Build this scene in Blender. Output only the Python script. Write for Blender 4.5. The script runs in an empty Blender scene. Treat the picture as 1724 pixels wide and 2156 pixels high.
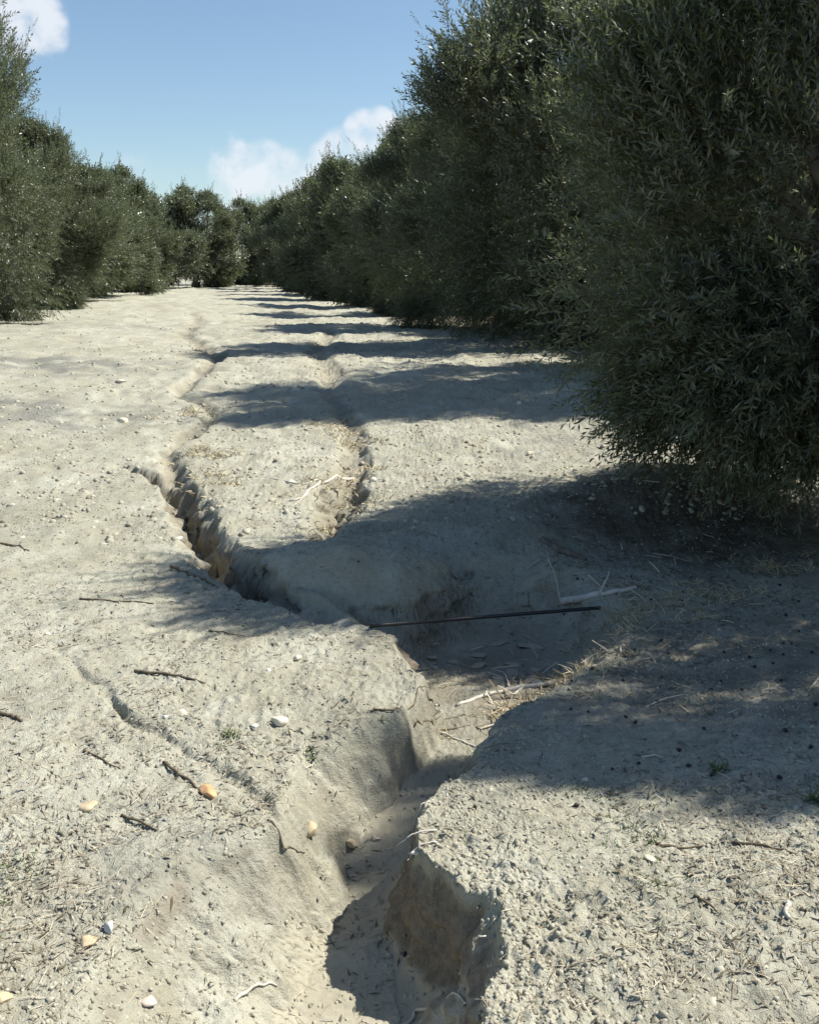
import bpy, bmesh, math, random
import numpy as np
from mathutils import Vector

SC = bpy.context.scene
COL = SC.collection
RAD = math.radians

# ---------------------------------------------------------------- camera
EYE, F, PITCH = 1.3, 2000.0, RAD(14.25)          # frame of 1724 x 2156 units
cam_d = bpy.data.cameras.new('camera'); cam = bpy.data.objects.new('camera', cam_d); COL.objects.link(cam)
cam.location = (0, 0, EYE); cam.rotation_euler = (RAD(90) - PITCH, 0, 0)
cam_d.sensor_fit = 'VERTICAL'; cam_d.sensor_height = 24; cam_d.lens = 24 * F / 2156
cam_d.clip_start = 0.05; cam_d.clip_end = 3000
SC.camera = cam

def ray(px, py):
    vx, vy, vz = (px - 862) / F, (1078 - py) / F, 1.0
    c, s = math.cos(PITCH), math.sin(PITCH)
    return np.array([vx, c + s * vy, -s + c * vy])

# ---------------------------------------------------------------- world and sun
SUN_AZ, SUN_EL = 15.0, 51.0                        # degrees ahead of the right-hand side, height
sd = Vector((math.cos(RAD(SUN_AZ)) * math.cos(RAD(SUN_EL)), math.sin(RAD(SUN_AZ)) * math.cos(RAD(SUN_EL)), math.sin(RAD(SUN_EL))))
W = bpy.data.worlds.new("World"); SC.world = W; W.use_nodes = True
wt = W.node_tree; wt.nodes.clear()
def wn(t, **k):
    n = wt.nodes.new(t)
    for a, b in k.items(): setattr(n, a, b)
    return n
wo = wn('ShaderNodeOutputWorld'); bg = wn('ShaderNodeBackground'); sky = wn('ShaderNodeTexSky')
sky.sky_type = 'NISHITA'; sky.sun_disc = False; sky.sun_elevation = RAD(SUN_EL)
sky.sun_rotation = math.atan2(sd.x, sd.y); sky.altitude = 300; sky.air_density = 1.0; sky.dust_density = .6; sky.ozone_density = 1.6
bg.inputs[1].default_value = 0.071
tc = wn('ShaderNodeTexCoord')
CLOUDS = [  # px, py, radius in units, weight
    (0, 10, 70, 1.0), (62, 38, 62, 1.0), (92, 72, 42, .85), (30, 78, 42, .7),
    (482, 318, 36, .7), (500, 360, 56, .75), (560, 362, 60, .75), (610, 385, 66, .65), (520, 415, 80, .55), (600, 440, 80, .55),
    (690, 348, 46, .85), (768, 282, 44, 1.0), (800, 268, 38, .9), (720, 325, 50, .75), (500, 462, 45, .8),
    (285, 358, 40, .40)]
acc = None
nz = wn('ShaderNodeTexNoise'); nz.inputs['Scale'].default_value = 26; nz.inputs['Detail'].default_value = 5; nz.inputs['Roughness'].default_value = .55
wt.links.new(tc.outputs['Generated'], nz.inputs['Vector'])
for (px, py, r, w) in CLOUDS:
    d = ray(px, py); d /= np.linalg.norm(d)
    dp = wn('ShaderNodeVectorMath', operation='DOT_PRODUCT'); dp.inputs[1].default_value = tuple(d)
    wt.links.new(tc.outputs['Generated'], dp.inputs[0])
    mr = wn('ShaderNodeMapRange'); mr.interpolation_type = 'SMOOTHSTEP'
    mr.inputs['From Min'].default_value = math.cos(r * 1.35 / F); mr.inputs['From Max'].default_value = math.cos(r * .1 / F)
    mr.inputs['To Min'].default_value = 0; mr.inputs['To Max'].default_value = w
    wt.links.new(dp.outputs['Value'], mr.inputs['Value'])
    if acc is None: acc = mr.outputs[0]
    else:
        a = wn('ShaderNodeMath', operation='SMOOTH_MAX'); a.inputs[2].default_value = .25
        wt.links.new(acc, a.inputs[0]); wt.links.new(mr.outputs[0], a.inputs[1]); acc = a.outputs[0]
nm = wn('ShaderNodeMapRange'); nm.inputs['From Min'].default_value = .25; nm.inputs['From Max'].default_value = .75
nm.inputs['To Min'].default_value = -.6; nm.inputs['To Max'].default_value = .6
wt.links.new(nz.outputs[0], nm.inputs['Value'])
gate = wn('ShaderNodeMapRange'); gate.inputs['From Min'].default_value = .22; gate.inputs['From Max'].default_value = .5
wt.links.new(acc, gate.inputs['Value'])
mm = wn('ShaderNodeMath', operation='MULTIPLY'); wt.links.new(nm.outputs[0], mm.inputs[0]); wt.links.new(gate.outputs[0], mm.inputs[1])
ad = wn('ShaderNodeMath', operation='ADD'); wt.links.new(acc, ad.inputs[0]); wt.links.new(mm.outputs[0], ad.inputs[1])
cm = wn('ShaderNodeMapRange'); cm.interpolation_type = 'SMOOTHSTEP'
cm.inputs['From Min'].default_value = .17; cm.inputs['From Max'].default_value = 1.0; cm.inputs['To Max'].default_value = .9
wt.links.new(ad.outputs[0], cm.inputs['Value'])
tint = wn('ShaderNodeMix', data_type='RGBA', blend_type='MULTIPLY'); tint.inputs[0].default_value = 1
wt.links.new(sky.outputs[0], tint.inputs[6]); tint.inputs[7].default_value = (1.10, 1.15, 1.14, 1)
mx = wn('ShaderNodeMix', data_type='RGBA'); wt.links.new(cm.outputs[0], mx.inputs[0]); wt.links.new(tint.outputs[2], mx.inputs[6])
mx.inputs[7].default_value = (7.0, 7.4, 7.9, 1)
wt.links.new(mx.outputs[2], bg.inputs[0]); wt.links.new(bg.outputs[0], wo.inputs[0])

sl = bpy.data.lights.new('sun', 'SUN'); sl.energy = 5.0; sl.angle = RAD(.53); sl.color = (1, .945, .85)
so = bpy.data.objects.new('sun', sl); COL.objects.link(so); so.rotation_euler = sd.to_track_quat('Z', 'Y').to_euler()
SC.view_settings.view_transform = 'Standard'; SC.view_settings.look = 'None'; SC.view_settings.exposure = 0.78; SC.view_settings.gamma = 1

# ---------------------------------------------------------------- noise
def _hash(ix, iy, seed):
    h = (ix.astype(np.int64) * 374761393 + iy.astype(np.int64) * 668265263 + seed * 1274126177) & 0xffffffff
    h = ((h ^ (h >> 13)) * 1274126177) & 0xffffffff
    return ((h ^ (h >> 16)) & 0xffffff) / float(0xffffff)
def vnoise(x, y, seed=0):                          # gradient noise, about -1..1
    ix, iy = np.floor(x), np.floor(y); fx, fy = x - ix, y - iy
    u, v = fx*fx*fx*(fx*(fx*6-15)+10), fy*fy*fy*(fy*(fy*6-15)+10)
    def g(a, b):
        t = _hash(ix + a, iy + b, seed) * 2 * np.pi
        return np.cos(t) * (fx - a) + np.sin(t) * (fy - b)
    n0 = g(0, 0) * (1 - u) + g(1, 0) * u; n1 = g(0, 1) * (1 - u) + g(1, 1) * u
    return (n0 * (1 - v) + n1 * v) * 1.5
def fbm(x, y, oct=4, seed=0, rough=.5):
    s = 0; a = 1
    for o in range(oct):
        s = s + a * vnoise(x * 2**o + 17.3 * o, y * 2**o - 9.1 * o, seed + o); a *= rough
    return s
def sst(a, b, x):
    t = np.clip((x - a) / (b - a), 0, 1); return t * t * (3 - 2 * t)

# ---------------------------------------------------------------- terrain
def base(x, y):
    x = np.asarray(x, float); y = np.asarray(y, float)
    z = .36 * sst(3.6, 10.5, y) + .10 * sst(-1.5, -6, x) * sst(2, 8, y)
    z = z + .05 * sst(.6, 2.2, x) * sst(6, 2.5, y)
    return z
def P(px, py, dz=0.0):                             # picture point -> place on the ground
    d = ray(px, py); lo, hi = .3, 300.0
    for k in range(60):
        m = (lo + hi) / 2; p = d * m
        if EYE + p[2] > float(base(p[0], p[1])) + dz: lo = m
        else: hi = m
    p = d * lo
    return float(p[0]), float(p[1])

# main gully, one row per cross section: pixel row of the lip, lip left, floor left, floor right, lip right, depth
SEC = [(2300, -100, 600, 850, 1030, .27), (2156, 20, 620, 845, 1020, .28), (2000, 140, 650, 838, 1040, .28), (1920, 220, 675, 832, 1070, .28),
       (1880, 280, 685, 830, 1055, .27), (1845, 320, 690, 826, 965, .27), (1810, 360, 695, 820, 915, .27), (1780, 440, 705, 812, 895, .27), (1740, 560, 725, 790, 890, .29),
       (1690, 560, 735, 790, 905, .31), (1640, 590, 752, 815, 950, .29), (1570, 600, 790, 880, 1000, .23), (1500, 835, 890, 955, 1065, .19),
       (1440, 880, 905, 1040, 1200, .18), (1380, 850, 890, 1110, 1310, .19), (1320, 785, 850, 1130, 1370, .20), (1270, 640, 740, 1110, 1360, .20),
       (1235, 520, 600, 1080, 1290, .19), (1200, 520, 600, 1000, 1250, .15)]
_s = []
for (py, a, b, c, e, h) in SEC:
    y = P(862, py)[1]
    k = lambda px, hh=0: P(px, py)[0] * (1 + hh / EYE)
    _s.append((y, k(a), k(b, h), k(c, h), k(e), h))
_s = np.array(sorted(_s))
# side rills: list of (px, py, half width, depth)
RILLS = [
    [(690, 1300, .08, .03), (620, 1275, .10, .08), (575, 1258, .11, .12), (530, 1232, .13, .19), (478, 1200, .13, .24), (438, 1145, .14, .25), (408, 1085, .13, .23), (375, 1032, .11, .17), (330, 1003, .085, .11), (275, 985, .05, .05), (240, 975, .04, .0)],
    [(375, 1010, .12, .10), (350, 955, .12, .07), (400, 915, .16, .08), (450, 885, .18, .08), (440, 850, .16, .07), (370, 828, .15, .06), (420, 790, .2, .07), (465, 748, .22, .11), (430, 728, .25, .09), (385, 700, .3, .07), (420, 680, .3, .05), (400, 650, .3, .0)],
    [(660, 1150, .06, .0), (690, 1112, .13, .12), (712, 1060, .15, .15), (732, 1010, .17, .11), (748, 950, .19, .08), (740, 890, .2, .07), (690, 820, .22, .06), (700, 780, .3, .08), (660, 745, .3, .07), (700, 700, .3, .06), (640, 670, .3, .0)],
    [(120, 1370, .02, .006), (170, 1425, .025, .012), (235, 1480, .028, .022), (290, 1522, .03, .028), (330, 1538, .026, .02), (390, 1575, .022, .012), (440, 1605, .028, .014), (520, 1652, .03, .02), (590, 1720, .045, .02), (640, 1780, .06, .02)],
    [(900, 1160, .09, .0), (960, 1195, .10, .06), (1020, 1240, .13, .10), (1080, 1290, .15, .14)],
    [(985, 1400, .05, .0), (940, 1440, .05, .02)],
]
_r = []
for L in RILLS:
    _r.append(np.array([P(a, b) + (w * (.62 if b < 960 else 1), h * (.7 if b < 960 else 1)) for (a, b, w, h) in L]))
def seg_profile(x, y, pts, wob):
    best = np.zeros_like(x)
    x, y = x + .022 * vnoise(x * 9, y * 9, 23), y + .022 * vnoise(x * 9 + 5, y * 9, 25)
    for i in range(len(pts) - 1):
        (ax, ay, aw, ah), (bx, by, bw, bh) = pts[i], pts[i + 1]
        m = 1.0
        sel = (x > min(ax, bx) - m) & (x < max(ax, bx) + m) & (y > min(ay, by) - m) & (y < max(ay, by) + m)
        if not sel.any(): continue
        X, Y = x[sel], y[sel]; dx, dy = bx - ax, by - ay
        t = np.clip(((X - ax) * dx + (Y - ay) * dy) / (dx * dx + dy * dy), 0, 1)
        dist = np.hypot(X - ax - t * dx, Y - ay - t * dy)
        w = (aw + t * (bw - aw)) * (1 + wob[sel]); h = ah + t * (bh - ah)
        p = h * (1 - sst(.12, 1.0, dist / w))
        best[sel] = np.maximum(best[sel], p)
    return best
MND = P(1420, 1085); LUMP = P(740, 1215); TIPX, TIPY = P(560, 1225)
def terrain(x, y, want_masks=False):
    x = np.asarray(x, float); y = np.asarray(y, float)
    z = base(x, y)
    # main gully
    near = (y < 5.2) & (y > -3)
    wx = x + .035 * fbm(x * 4, y * 4, 3, 11) + .003 * fbm(x * 22, y * 22, 2, 12)
    wy = y + .03 * fbm(x * 5, y * 5, 2, 13)
    yy = np.clip(wy, _s[0, 0], _s[-1, 0])
    XL, XLf, XRf, XR, Hh = [np.interp(yy, _s[:, 0], _s[:, i]) for i in range(1, 6)]
    tl = np.clip((wx - XL) / (XLf - XL), 0, 1); tr = np.clip((XR - wx) / (XR - XRf), 0, 1)
    fl = .45 * tl ** 1.8 + .55 * sst(0, 1, tl)
    steep = sst(2.9, 2.4, y)
    frs = 1 - (1 - tr) ** 2.5; frg = sst(0, 1, tr)
    fr = frs * steep + frg * (1 - steep)
    yend = 3.78 + .42 * sst(-.05, .35, x) - .05 * np.cos(x * 3)
    back = sst(0, .5, yend + .1 - wy)
    chan = np.minimum(fl, fr) * Hh * back * near
    # small steps in the bed
    st = np.clip((y - 2.02) / .02, 0, 1) * np.clip((2.3 - y) / .12, 0, 1)
    rill = np.zeros_like(x); wob = .42 * fbm(x * 5, y * 5, 4, 21) 
    for pts in _r: rill = np.maximum(rill, seg_profile(x, y, pts, wob))
    rill = rill * np.clip(1 + .45 * fbm(x * 8, y * 8, 3, 26), .2, 1.5)
    cut = np.maximum(chan, rill)
    # rounded tongue of earth and the heap under the near tree
    lx, ly = LUMP
    g = np.exp(-(((x - lx) / .42) ** 2 + ((y - ly) / .30) ** 2) ** 1.3)
    z = z + .15 * g
    z = z + .22 * np.exp(-(((x - MND[0]) / .95) ** 2 + ((y - MND[1] - .1) / .55) ** 2))
    z = z + .06 * np.exp(-(((x - MND[0] + 1.0) / .5) ** 2 + ((y - MND[1] + .35) / .35) ** 2))
    z = z + .05 * np.exp(-(((x - P(1300, 1370)[0]) / .45) ** 2 + ((y - P(1300, 1370)[1]) / .22) ** 2))
    z = z - cut
    # undulation and roughness
    floor = sst(.55, .95, cut / .24)
    soft = 1 - .6 * floor * np.where(near, sst(.75, 1, tl), 1)
    soft = soft * (1 - .75 * near * (tr > .03) * (tr < .97) * steep)
    z = z + .030 * fbm(x * .55, y * .55, 3, 31) * sst(2, 5, y) + .035 * vnoise(x * .25, y * .75, 33) * sst(7, 14, y)
    z = z + (.018 + .014 * sst(5, 9, y)) * fbm(x * 1.9, y * 1.9, 3, 41) * soft + .012 * fbm(x * 5, y * 5, 3, 42) * sst(4, 8, y) * soft
    rg = fbm(x * 9, y * 9, 3, 51); z = z + .0085 * rg * soft
    cl = np.abs(fbm(x * 24, y * 24, 3, 61)); z = z + .0095 * (cl - .3) * soft * (.55 + .6 * sst(-.4, .5, fbm(x*1.3, y*1.3, 2, 62)))
    dist = np.hypot(x, y)
    z = z + (.0055 * np.abs(vnoise(x * 70, y * 70, 71)) + .0022 * vnoise(x * 120, y * 120, 72)) * soft * sst(7, 3, dist)
    lb = near * sst(.02, .07, cut) * (tl < .999) * (tl > 0) * (y < 2.7)
    z = z + lb * (.014 * fbm(x * 9 + 4, y * 9, 3, 46) + .011 * (np.abs(fbm(x * 21, y * 21, 3, 47)) - .25))
    # crumbly lumps on the right bank edge
    edge = np.exp(-((x - XR - .10) / .14) ** 2) * (y < 2.0)
    z = z + edge * (.016 * np.abs(vnoise(x * 30, y * 30, 81)) + .012 * fbm(x * 13, y * 13, 2, 82))
    # low plates of cracked mud in the basin
    if want_masks:
        return z, cut, floor
    return z
def gz(x, y): return float(terrain(np.array([x]), np.array([y]))[0])
def gzs(x, y): return terrain(np.asarray(x), np.asarray(y))
def PT(px, py):                                    # picture point -> point on the real, carved ground
    d = ray(px, py); ts = np.exp(np.linspace(math.log(1.2), math.log(90), 2600))
    X, Y, Z = d[0] * ts, d[1] * ts, EYE + d[2] * ts
    h = gzs(X, Y); i = int(np.argmax(Z < h))
    return np.array([X[i], Y[i], h[i]])

# ---------------------------------------------------------------- object helpers
def tag(o, label=None, cat=None, group=None, kind=None):
    for k, v in (('label', label), ('category', cat), ('group', group), ('kind', kind)):
        if v: o[k] = v
    return o
def mesh_obj(name, V, Fc, mats, parent=None, smooth=False, attrs=None, midx=None, nper=None, link=True):
    """V (n,3); Fc (m,k) array of one polygon size, or list of arrays"""
    me = bpy.data.meshes.new(name)
    Fl = Fc if isinstance(Fc, list) else [Fc]
    tot = sum(f.shape[0] for f in Fl); loops = np.concatenate([f.ravel() for f in Fl]).astype(np.int32)
    cnt = np.concatenate([np.full(f.shape[0], f.shape[1]) for f in Fl]).astype(np.int32)
    st = np.concatenate([[0], np.cumsum(cnt)[:-1]]).astype(np.int32)
    me.vertices.add(len(V)); me.vertices.foreach_set('co', np.asarray(V, np.float32).ravel())
    me.loops.add(len(loops)); me.loops.foreach_set('vertex_index', loops)
    me.polygons.add(tot); me.polygons.foreach_set('loop_start', st); me.polygons.foreach_set('loop_total', cnt)
    me.update(calc_edges=True)
    if smooth: me.polygons.foreach_set('use_smooth', np.ones(tot, bool))
    if midx is not None: me.polygons.foreach_set('material_index', midx.astype(np.int32))
    for (an, dom, ty, data) in (attrs or []):
        a = me.attributes.new(an, ty, dom)
        a.data.foreach_set('color' if 'COLOR' in ty else 'value', np.asarray(data, np.float32).ravel())
    for m in (mats if isinstance(mats, (list, tuple)) else [mats]): me.materials.append(m)
    me.validate()
    o = bpy.data.objects.new(name, me)
    if link: COL.objects.link(o)
    if parent: o.parent = parent
    return o
def tube(pts, rad, sides=7, rng=None, rough=0.0):
    pts = np.asarray(pts, float); n = len(pts); rad = np.broadcast_to(np.asarray(rad, float), (n,))
    T = np.gradient(pts, axis=0); T /= np.linalg.norm(T, axis=1)[:, None] + 1e-9
    ref = np.array([0, 0, 1.0]) if abs(T[0, 2]) < .9 else np.array([1.0, 0, 0])
    A = np.cross(T, ref); A /= np.linalg.norm(A, axis=1)[:, None] + 1e-9
    B = np.cross(T, A)
    th = np.linspace(0, 2 * np.pi, sides, endpoint=False)
    rr = rad[:, None] * np.ones((n, sides))
    if rng is not None and rough: rr = rr * (1 + rough * rng.standard_normal((n, sides)))
    V = pts[:, None, :] + rr[..., None] * (np.cos(th)[None, :, None] * A[:, None, :] + np.sin(th)[None, :, None] * B[:, None, :])
    V = V.reshape(-1, 3)
    i = np.arange(n - 1)[:, None] * sides; j = np.arange(sides)[None, :]; k = (j + 1) % sides
    Fq = np.stack([i + j, i + k, i + sides + k, i + sides + j], -1).reshape(-1, 4)
    V = np.vstack([V, pts[0], pts[-1]]); c0, c1 = len(V) - 2, len(V) - 1
    j = j[0]; k = k[0]; e = (n - 1) * sides
    caps = np.concatenate([np.stack([np.full(sides, c0), k, j, j], -1)[:, :3], np.stack([np.full(sides, c1), e + j, e + k], -1)])
    return V, Fq, caps
def merge(parts):
    V, Q, T = [], [], []; o = 0
    for v, q, t in parts:
        V.append(v); Q.append(q + o); T.append(t + o); o += len(v)
    return np.vstack(V), [np.vstack(Q), np.vstack(T)]

# ---------------------------------------------------------------- materials
class NT:
    def __init__(s, name):
        s.m = bpy.data.materials.new(name); s.m.use_nodes = True; s.t = s.m.node_tree; s.t.nodes.clear()
        s.out = s.n('ShaderNodeOutputMaterial')
    def n(s, ty, **k):
        x = s.t.nodes.new(ty)
        for a, b in k.items(): setattr(x, a, b)
        return x
    def l(s, a, b): s.t.links.new(a, b)
    def noise(s, scale, detail=4, rough=.55, vec=None, dist=0):
        x = s.n('ShaderNodeTexNoise'); x.inputs['Scale'].default_value = scale; x.inputs['Detail'].default_value = detail
        x.inputs['Roughness'].default_value = rough; x.inputs['Distortion'].default_value = dist
        if vec is not None: s.l(vec, x.inputs['Vector'])
        return x.outputs[0]
    def rng(s, v, a, b, c=0, d=1, smooth=False):
        x = s.n('ShaderNodeMapRange')
        if smooth: x.interpolation_type = 'SMOOTHSTEP'
        for i, q in zip(('From Min', 'From Max', 'To Min', 'To Max'), (a, b, c, d)): x.inputs[i].default_value = q
        s.l(v, x.inputs['Value']); return x.outputs[0]
    def mix(s, f, a, b, blend='MIX'):
        x = s.n('ShaderNodeMix', data_type='RGBA', blend_type=blend)
        for v, i in ((f, 0), (a, 6), (b, 7)):
            if isinstance(v, (int, float)): x.inputs[i].default_value = v
            elif isinstance(v, tuple): x.inputs[i].default_value = v + (1,) if len(v) == 3 else v
            else: s.l(v, x.inputs[i])
        return x.outputs[2]
    def math(s, op, a, b=None):
        x = s.n('ShaderNodeMath', operation=op)
        for v, i in ((a, 0), (b, 1)):
            if v is None: continue
            if isinstance(v, (int, float)): x.inputs[i].default_value = v
            else: s.l(v, x.inputs[i])
        return x.outputs[0]
    def principled(s, col, rough=.9, spec=.25, bump=None, bd=.01):
        p = s.n('ShaderNodeBsdfPrincipled')
        if isinstance(col, tuple): p.inputs['Base Color'].default_value = col + (1,)
        else: s.l(col, p.inputs['Base Color'])
        p.inputs['Roughness'].default_value = rough; p.inputs['Specular IOR Level'].default_value = spec
        if bump is not None:
            b = s.n('ShaderNodeBump'); b.inputs['Distance'].default_value = bd; b.inputs['Strength'].default_value = 1
            s.l(bump, b.inputs['Height']); s.l(b.outputs[0], p.inputs['Normal'])
        return p

def soil_material():
    t = NT('dry_clay_soil'); tc = t.n('ShaderNodeTexCoord'); ob = tc.outputs['Object']
    at = t.n('ShaderNodeAttribute', attribute_name='soil'); sp = t.n('ShaderNodeSeparateColor'); t.l(at.outputs['Color'], sp.inputs[0])
    silt, wall, grey = sp.outputs[0], sp.outputs[1], sp.outputs[2]
    big = t.noise(1.1, 4, .6, ob); mid = t.noise(7, 5, .65, ob); fine = t.noise(55, 4, .7, ob); vf = t.noise(240, 3, .7, ob)
    c = t.mix(t.rng(big, .35, .65), (.345, .342, .27), (.425, .425, .355))
    c = t.mix(t.rng(mid, .38, .66, 0, .75), c, (.305, .292, .222))
    c = t.mix(t.rng(t.noise(3.1, 3, .6, ob, .6), .50, .68, 0, .45), c, (.475, .485, .42))
    c = t.mix(t.rng(t.noise(2.3, 6, .7, ob, .8), .53, .62, 0, .5), c, (.275, .262, .20))
    c = t.mix(t.rng(t.noise(.55, 5, .62, ob, .4), .50, .66, 0, .6), c, (.255, .245, .185))
    # bits of straw and darker crumbs
    mp = t.n('ShaderNodeMapping'); mp.inputs['Scale'].default_value = (38, 110, 60); mp.inputs['Rotation'].default_value = (0, 0, .25); t.l(ob, mp.inputs[0])
    c = t.mix(t.rng(t.noise(1, 4, .7, mp.outputs[0], 1.2), .56, .66, 0, .55), c, (.19, .165, .12))
    c = t.mix(t.rng(fine, .58, .70, 0, .6), c, (.20, .17, .125))
    c = t.mix(t.rng(fine, .40, .28, 0, .5), c, (.60, .585, .53))
    c = t.mix(t.rng(vf, .60, .72, 0, .5), c, (.22, .19, .15))
    c = t.mix(t.math('MULTIPLY', grey, t.rng(fine, .3, .6, .45, 1)), c, (.185, .185, .165))
    sc = t.mix(t.rng(mid, .35, .65), (.315, .295, .225), (.37, .348, .27))
    sc = t.mix(t.rng(vf, .5, .75, 0, .4), sc, (.28, .22, .165))
    c = t.mix(silt, c, sc)
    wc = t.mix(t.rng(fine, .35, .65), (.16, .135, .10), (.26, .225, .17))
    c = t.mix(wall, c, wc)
    c = t.mix(t.math('MULTIPLY', at.outputs['Alpha'], t.rng(mid, .25, .5, .6, 1)), c, (.105, .09, .066))  # alpha: leaf litter plus shade painted into the soil colour
    b = t.math('ADD', t.math('MULTIPLY', fine, .8), t.math('MULTIPLY', vf, .35))
    b = t.math('MULTIPLY', b, t.rng(silt, 0, 1, 1, .25))
    p = t.principled(c, .95, .12, b, .011); t.l(p.outputs[0], t.out.inputs[0]); return t.m
def leaf_material(name, dark, light, back, trans):
    t = NT(name); at = t.n('ShaderNodeAttribute', attribute_name='tint')
    ge = t.n('ShaderNodeNewGeometry')
    tc = t.n('ShaderNodeTexCoord'); hv = t.rng(t.noise(1.3, 2, .5, tc.outputs['Object']), .45, .62)
    f = t.mix(at.outputs['Fac'], dark, t.mix(hv, light, (.165, .195, .07))); f = t.mix(ge.outputs['Backfacing'], f, back)
    p = t.principled(f, .36, .5); tr = t.n('ShaderNodeBsdfTranslucent'); tr.inputs[0].default_value = trans + (1,)
    m = t.n('ShaderNodeMixShader'); m.inputs[0].default_value = .28
    t.l(p.outputs[0], m.inputs[1]); t.l(tr.outputs[0], m.inputs[2]); t.l(m.outputs[0], t.out.inputs[0]); return t.m
def simple(name, a, b, scale=20, rough=.85, spec=.25, bd=.004, stretch=None):
    t = NT(name); tc = t.n('ShaderNodeTexCoord'); v = tc.outputs['Object']
    if stretch:
        mp = t.n('ShaderNodeMapping'); mp.inputs['Scale'].default_value = stretch; t.l(v, mp.inputs[0]); v = mp.outputs[0]
    n1 = t.noise(scale, 5, .65, v); c = t.mix(t.rng(n1, .32, .68), a, b)
    p = t.principled(c, rough, spec, n1, bd); t.l(p.outputs[0], t.out.inputs[0]); return t.m
def tinted(name, a, b, rough=.9):
    t = NT(name); at = t.n('ShaderNodeAttribute', attribute_name='tint')
    p = t.principled(t.mix(at.outputs['Fac'], a, b), rough, .2); t.l(p.outputs[0], t.out.inputs[0]); return t.m
M_SOIL = soil_material()
M_LEAF = leaf_material('olive_leaf', (.020, .028, .018), (.165, .205, .115), (.12, .138, .10), (.20, .24, .10))
M_BARK = simple('olive_bark', (.09, .078, .06), (.20, .18, .145), 14, .95, .15, .02, (1, 1, .35))
M_STEM = simple('green_stem', (.09, .09, .055), (.15, .14, .09), 30)
M_PALE = simple('weathered_wood', (.36, .33, .28), (.60, .57, .51), 40, .8, .2, .002)
M_DARKW = simple('brown_twig_wood', (.085, .065, .045), (.19, .155, .11), 60, .9, .2, .002)
M_PIPE = simple('black_polythene', (.010, .010, .011), (.018, .018, .019), 30, .4, .5, .0005)

# ---------------------------------------------------------------- ground sheet
def axis(core0, core1, s, g, lim, side):
    p = [core1 if side > 0 else core0]; st = s
    while abs(p[-1]) < lim:
        st *= g; st = min(st, 60); p.append(p[-1] + side * st)
    return p[1:]
xs = np.concatenate([axis(-1.0, 1.15, .0065, 1.0135, 420, -1)[::-1], np.arange(-1.0, -.06, .0065), np.arange(-.06, .30, .0028), np.arange(.30, 1.15, .0065), axis(-1.0, 1.15, .0065, 1.0135, 420, 1)])
ys = [1.25]; s = .0065
while ys[-1] < 520:
    if 1.68 < ys[-1] < 2.12: ys.append(ys[-1] + .003); continue
    if ys[-1] > 2.6: s *= 1.0062
    ys.append(ys[-1] + min(s, 40))
yb = [1.25]; s = .0065
while yb[-1] > -60: s *= 1.10; yb.append(yb[-1] - s)
ys = np.array(yb[1:][::-1] + ys)
GX, GY = np.meshgrid(xs, ys); nx, ny = len(xs), len(ys)
Z, CUT, FLOOR = terrain(GX.ravel(), GY.ravel(), True)
gxr, gyr = GX.ravel(), GY.ravel()
Zg = Z.reshape(ny, nx)
dzdx = np.gradient(Zg, axis=1) / np.gradient(GX, axis=1); dzdy = np.gradient(Zg, axis=0) / np.gradient(GY, axis=0)
slope = np.hypot(dzdx, dzdy).ravel()
nzv = fbm(gxr * 6, gyr * 6, 3, 91)
silt = np.clip(sst(.72, 1.0, CUT / .24 + .14 * nzv) * sst(1.6, .6, slope), 0, 1)
silt = np.maximum(silt, .5 * sst(.004, .03, CUT) * sst(.1, -.3, nzv) * (gyr > 4))
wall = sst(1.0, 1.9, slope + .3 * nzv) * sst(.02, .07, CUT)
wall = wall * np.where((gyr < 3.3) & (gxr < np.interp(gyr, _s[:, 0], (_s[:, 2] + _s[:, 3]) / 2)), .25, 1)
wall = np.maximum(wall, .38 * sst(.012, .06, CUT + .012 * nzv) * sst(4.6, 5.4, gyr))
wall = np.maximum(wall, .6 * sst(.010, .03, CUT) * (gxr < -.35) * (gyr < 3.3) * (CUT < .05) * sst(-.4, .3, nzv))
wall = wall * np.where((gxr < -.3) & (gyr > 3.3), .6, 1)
grey = np.zeros_like(gxr)
for (px, py, rx, ry, w) in ((1160, 930, .9, .9, .55), (40, 870, .9, .45, 1.4), (1450, 1130, .8, .5, .7), (900, 1120, .5, .3, .3), (150, 860, 1.3, .5, .4), (380, 1780, .22, .3, .35), (20, 768, 1.5, .5, 1.5), (1500, 1450, .9, .4, .35), (440, 1090, .3, .2, .15), (250, 690, 3, 1.2, .4)):
    cx, cy = P(px, py); grey = np.maximum(grey, w * np.exp(-(((gxr - cx) / rx) ** 2 + ((gyr - cy) / ry) ** 2)))
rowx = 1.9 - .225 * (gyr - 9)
litter_shade = sst(-.1, 1.2, gxr - rowx) * sst(7.5, 9, gyr); mcx, mcy = P(1440, 1120); litter_shade = np.maximum(litter_shade, 1.1 * np.exp(-(((gxr - mcx) / .75) ** 2 + ((gyr - mcy) / .55) ** 2) ** 1.5))  # litter brown, also painted in to deepen the shade under the right-hand trees
bx, by = P(1050, 1330); litter_shade = np.maximum(litter_shade, .45 * np.exp(-(((gxr - bx) / .5) ** 2 + ((gyr - by) / .6) ** 2) ** 2))
litter_shade = np.maximum(litter_shade, .45 * np.exp(-(((gxr - 1.1) / .8) ** 2 + ((gyr - 3.0) / .5) ** 2) ** 2))  # dark brown laid over the shaded right bank to deepen the tree shadow
litter_shade = np.maximum(litter_shade, .25 * sst(.004, .03, CUT + .01 * nzv) * sst(4.3, 5.2, gyr) * (gyr < 40))
litter_shade = np.clip(litter_shade * (1 + .45 * nzv), 0, 1)
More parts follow.
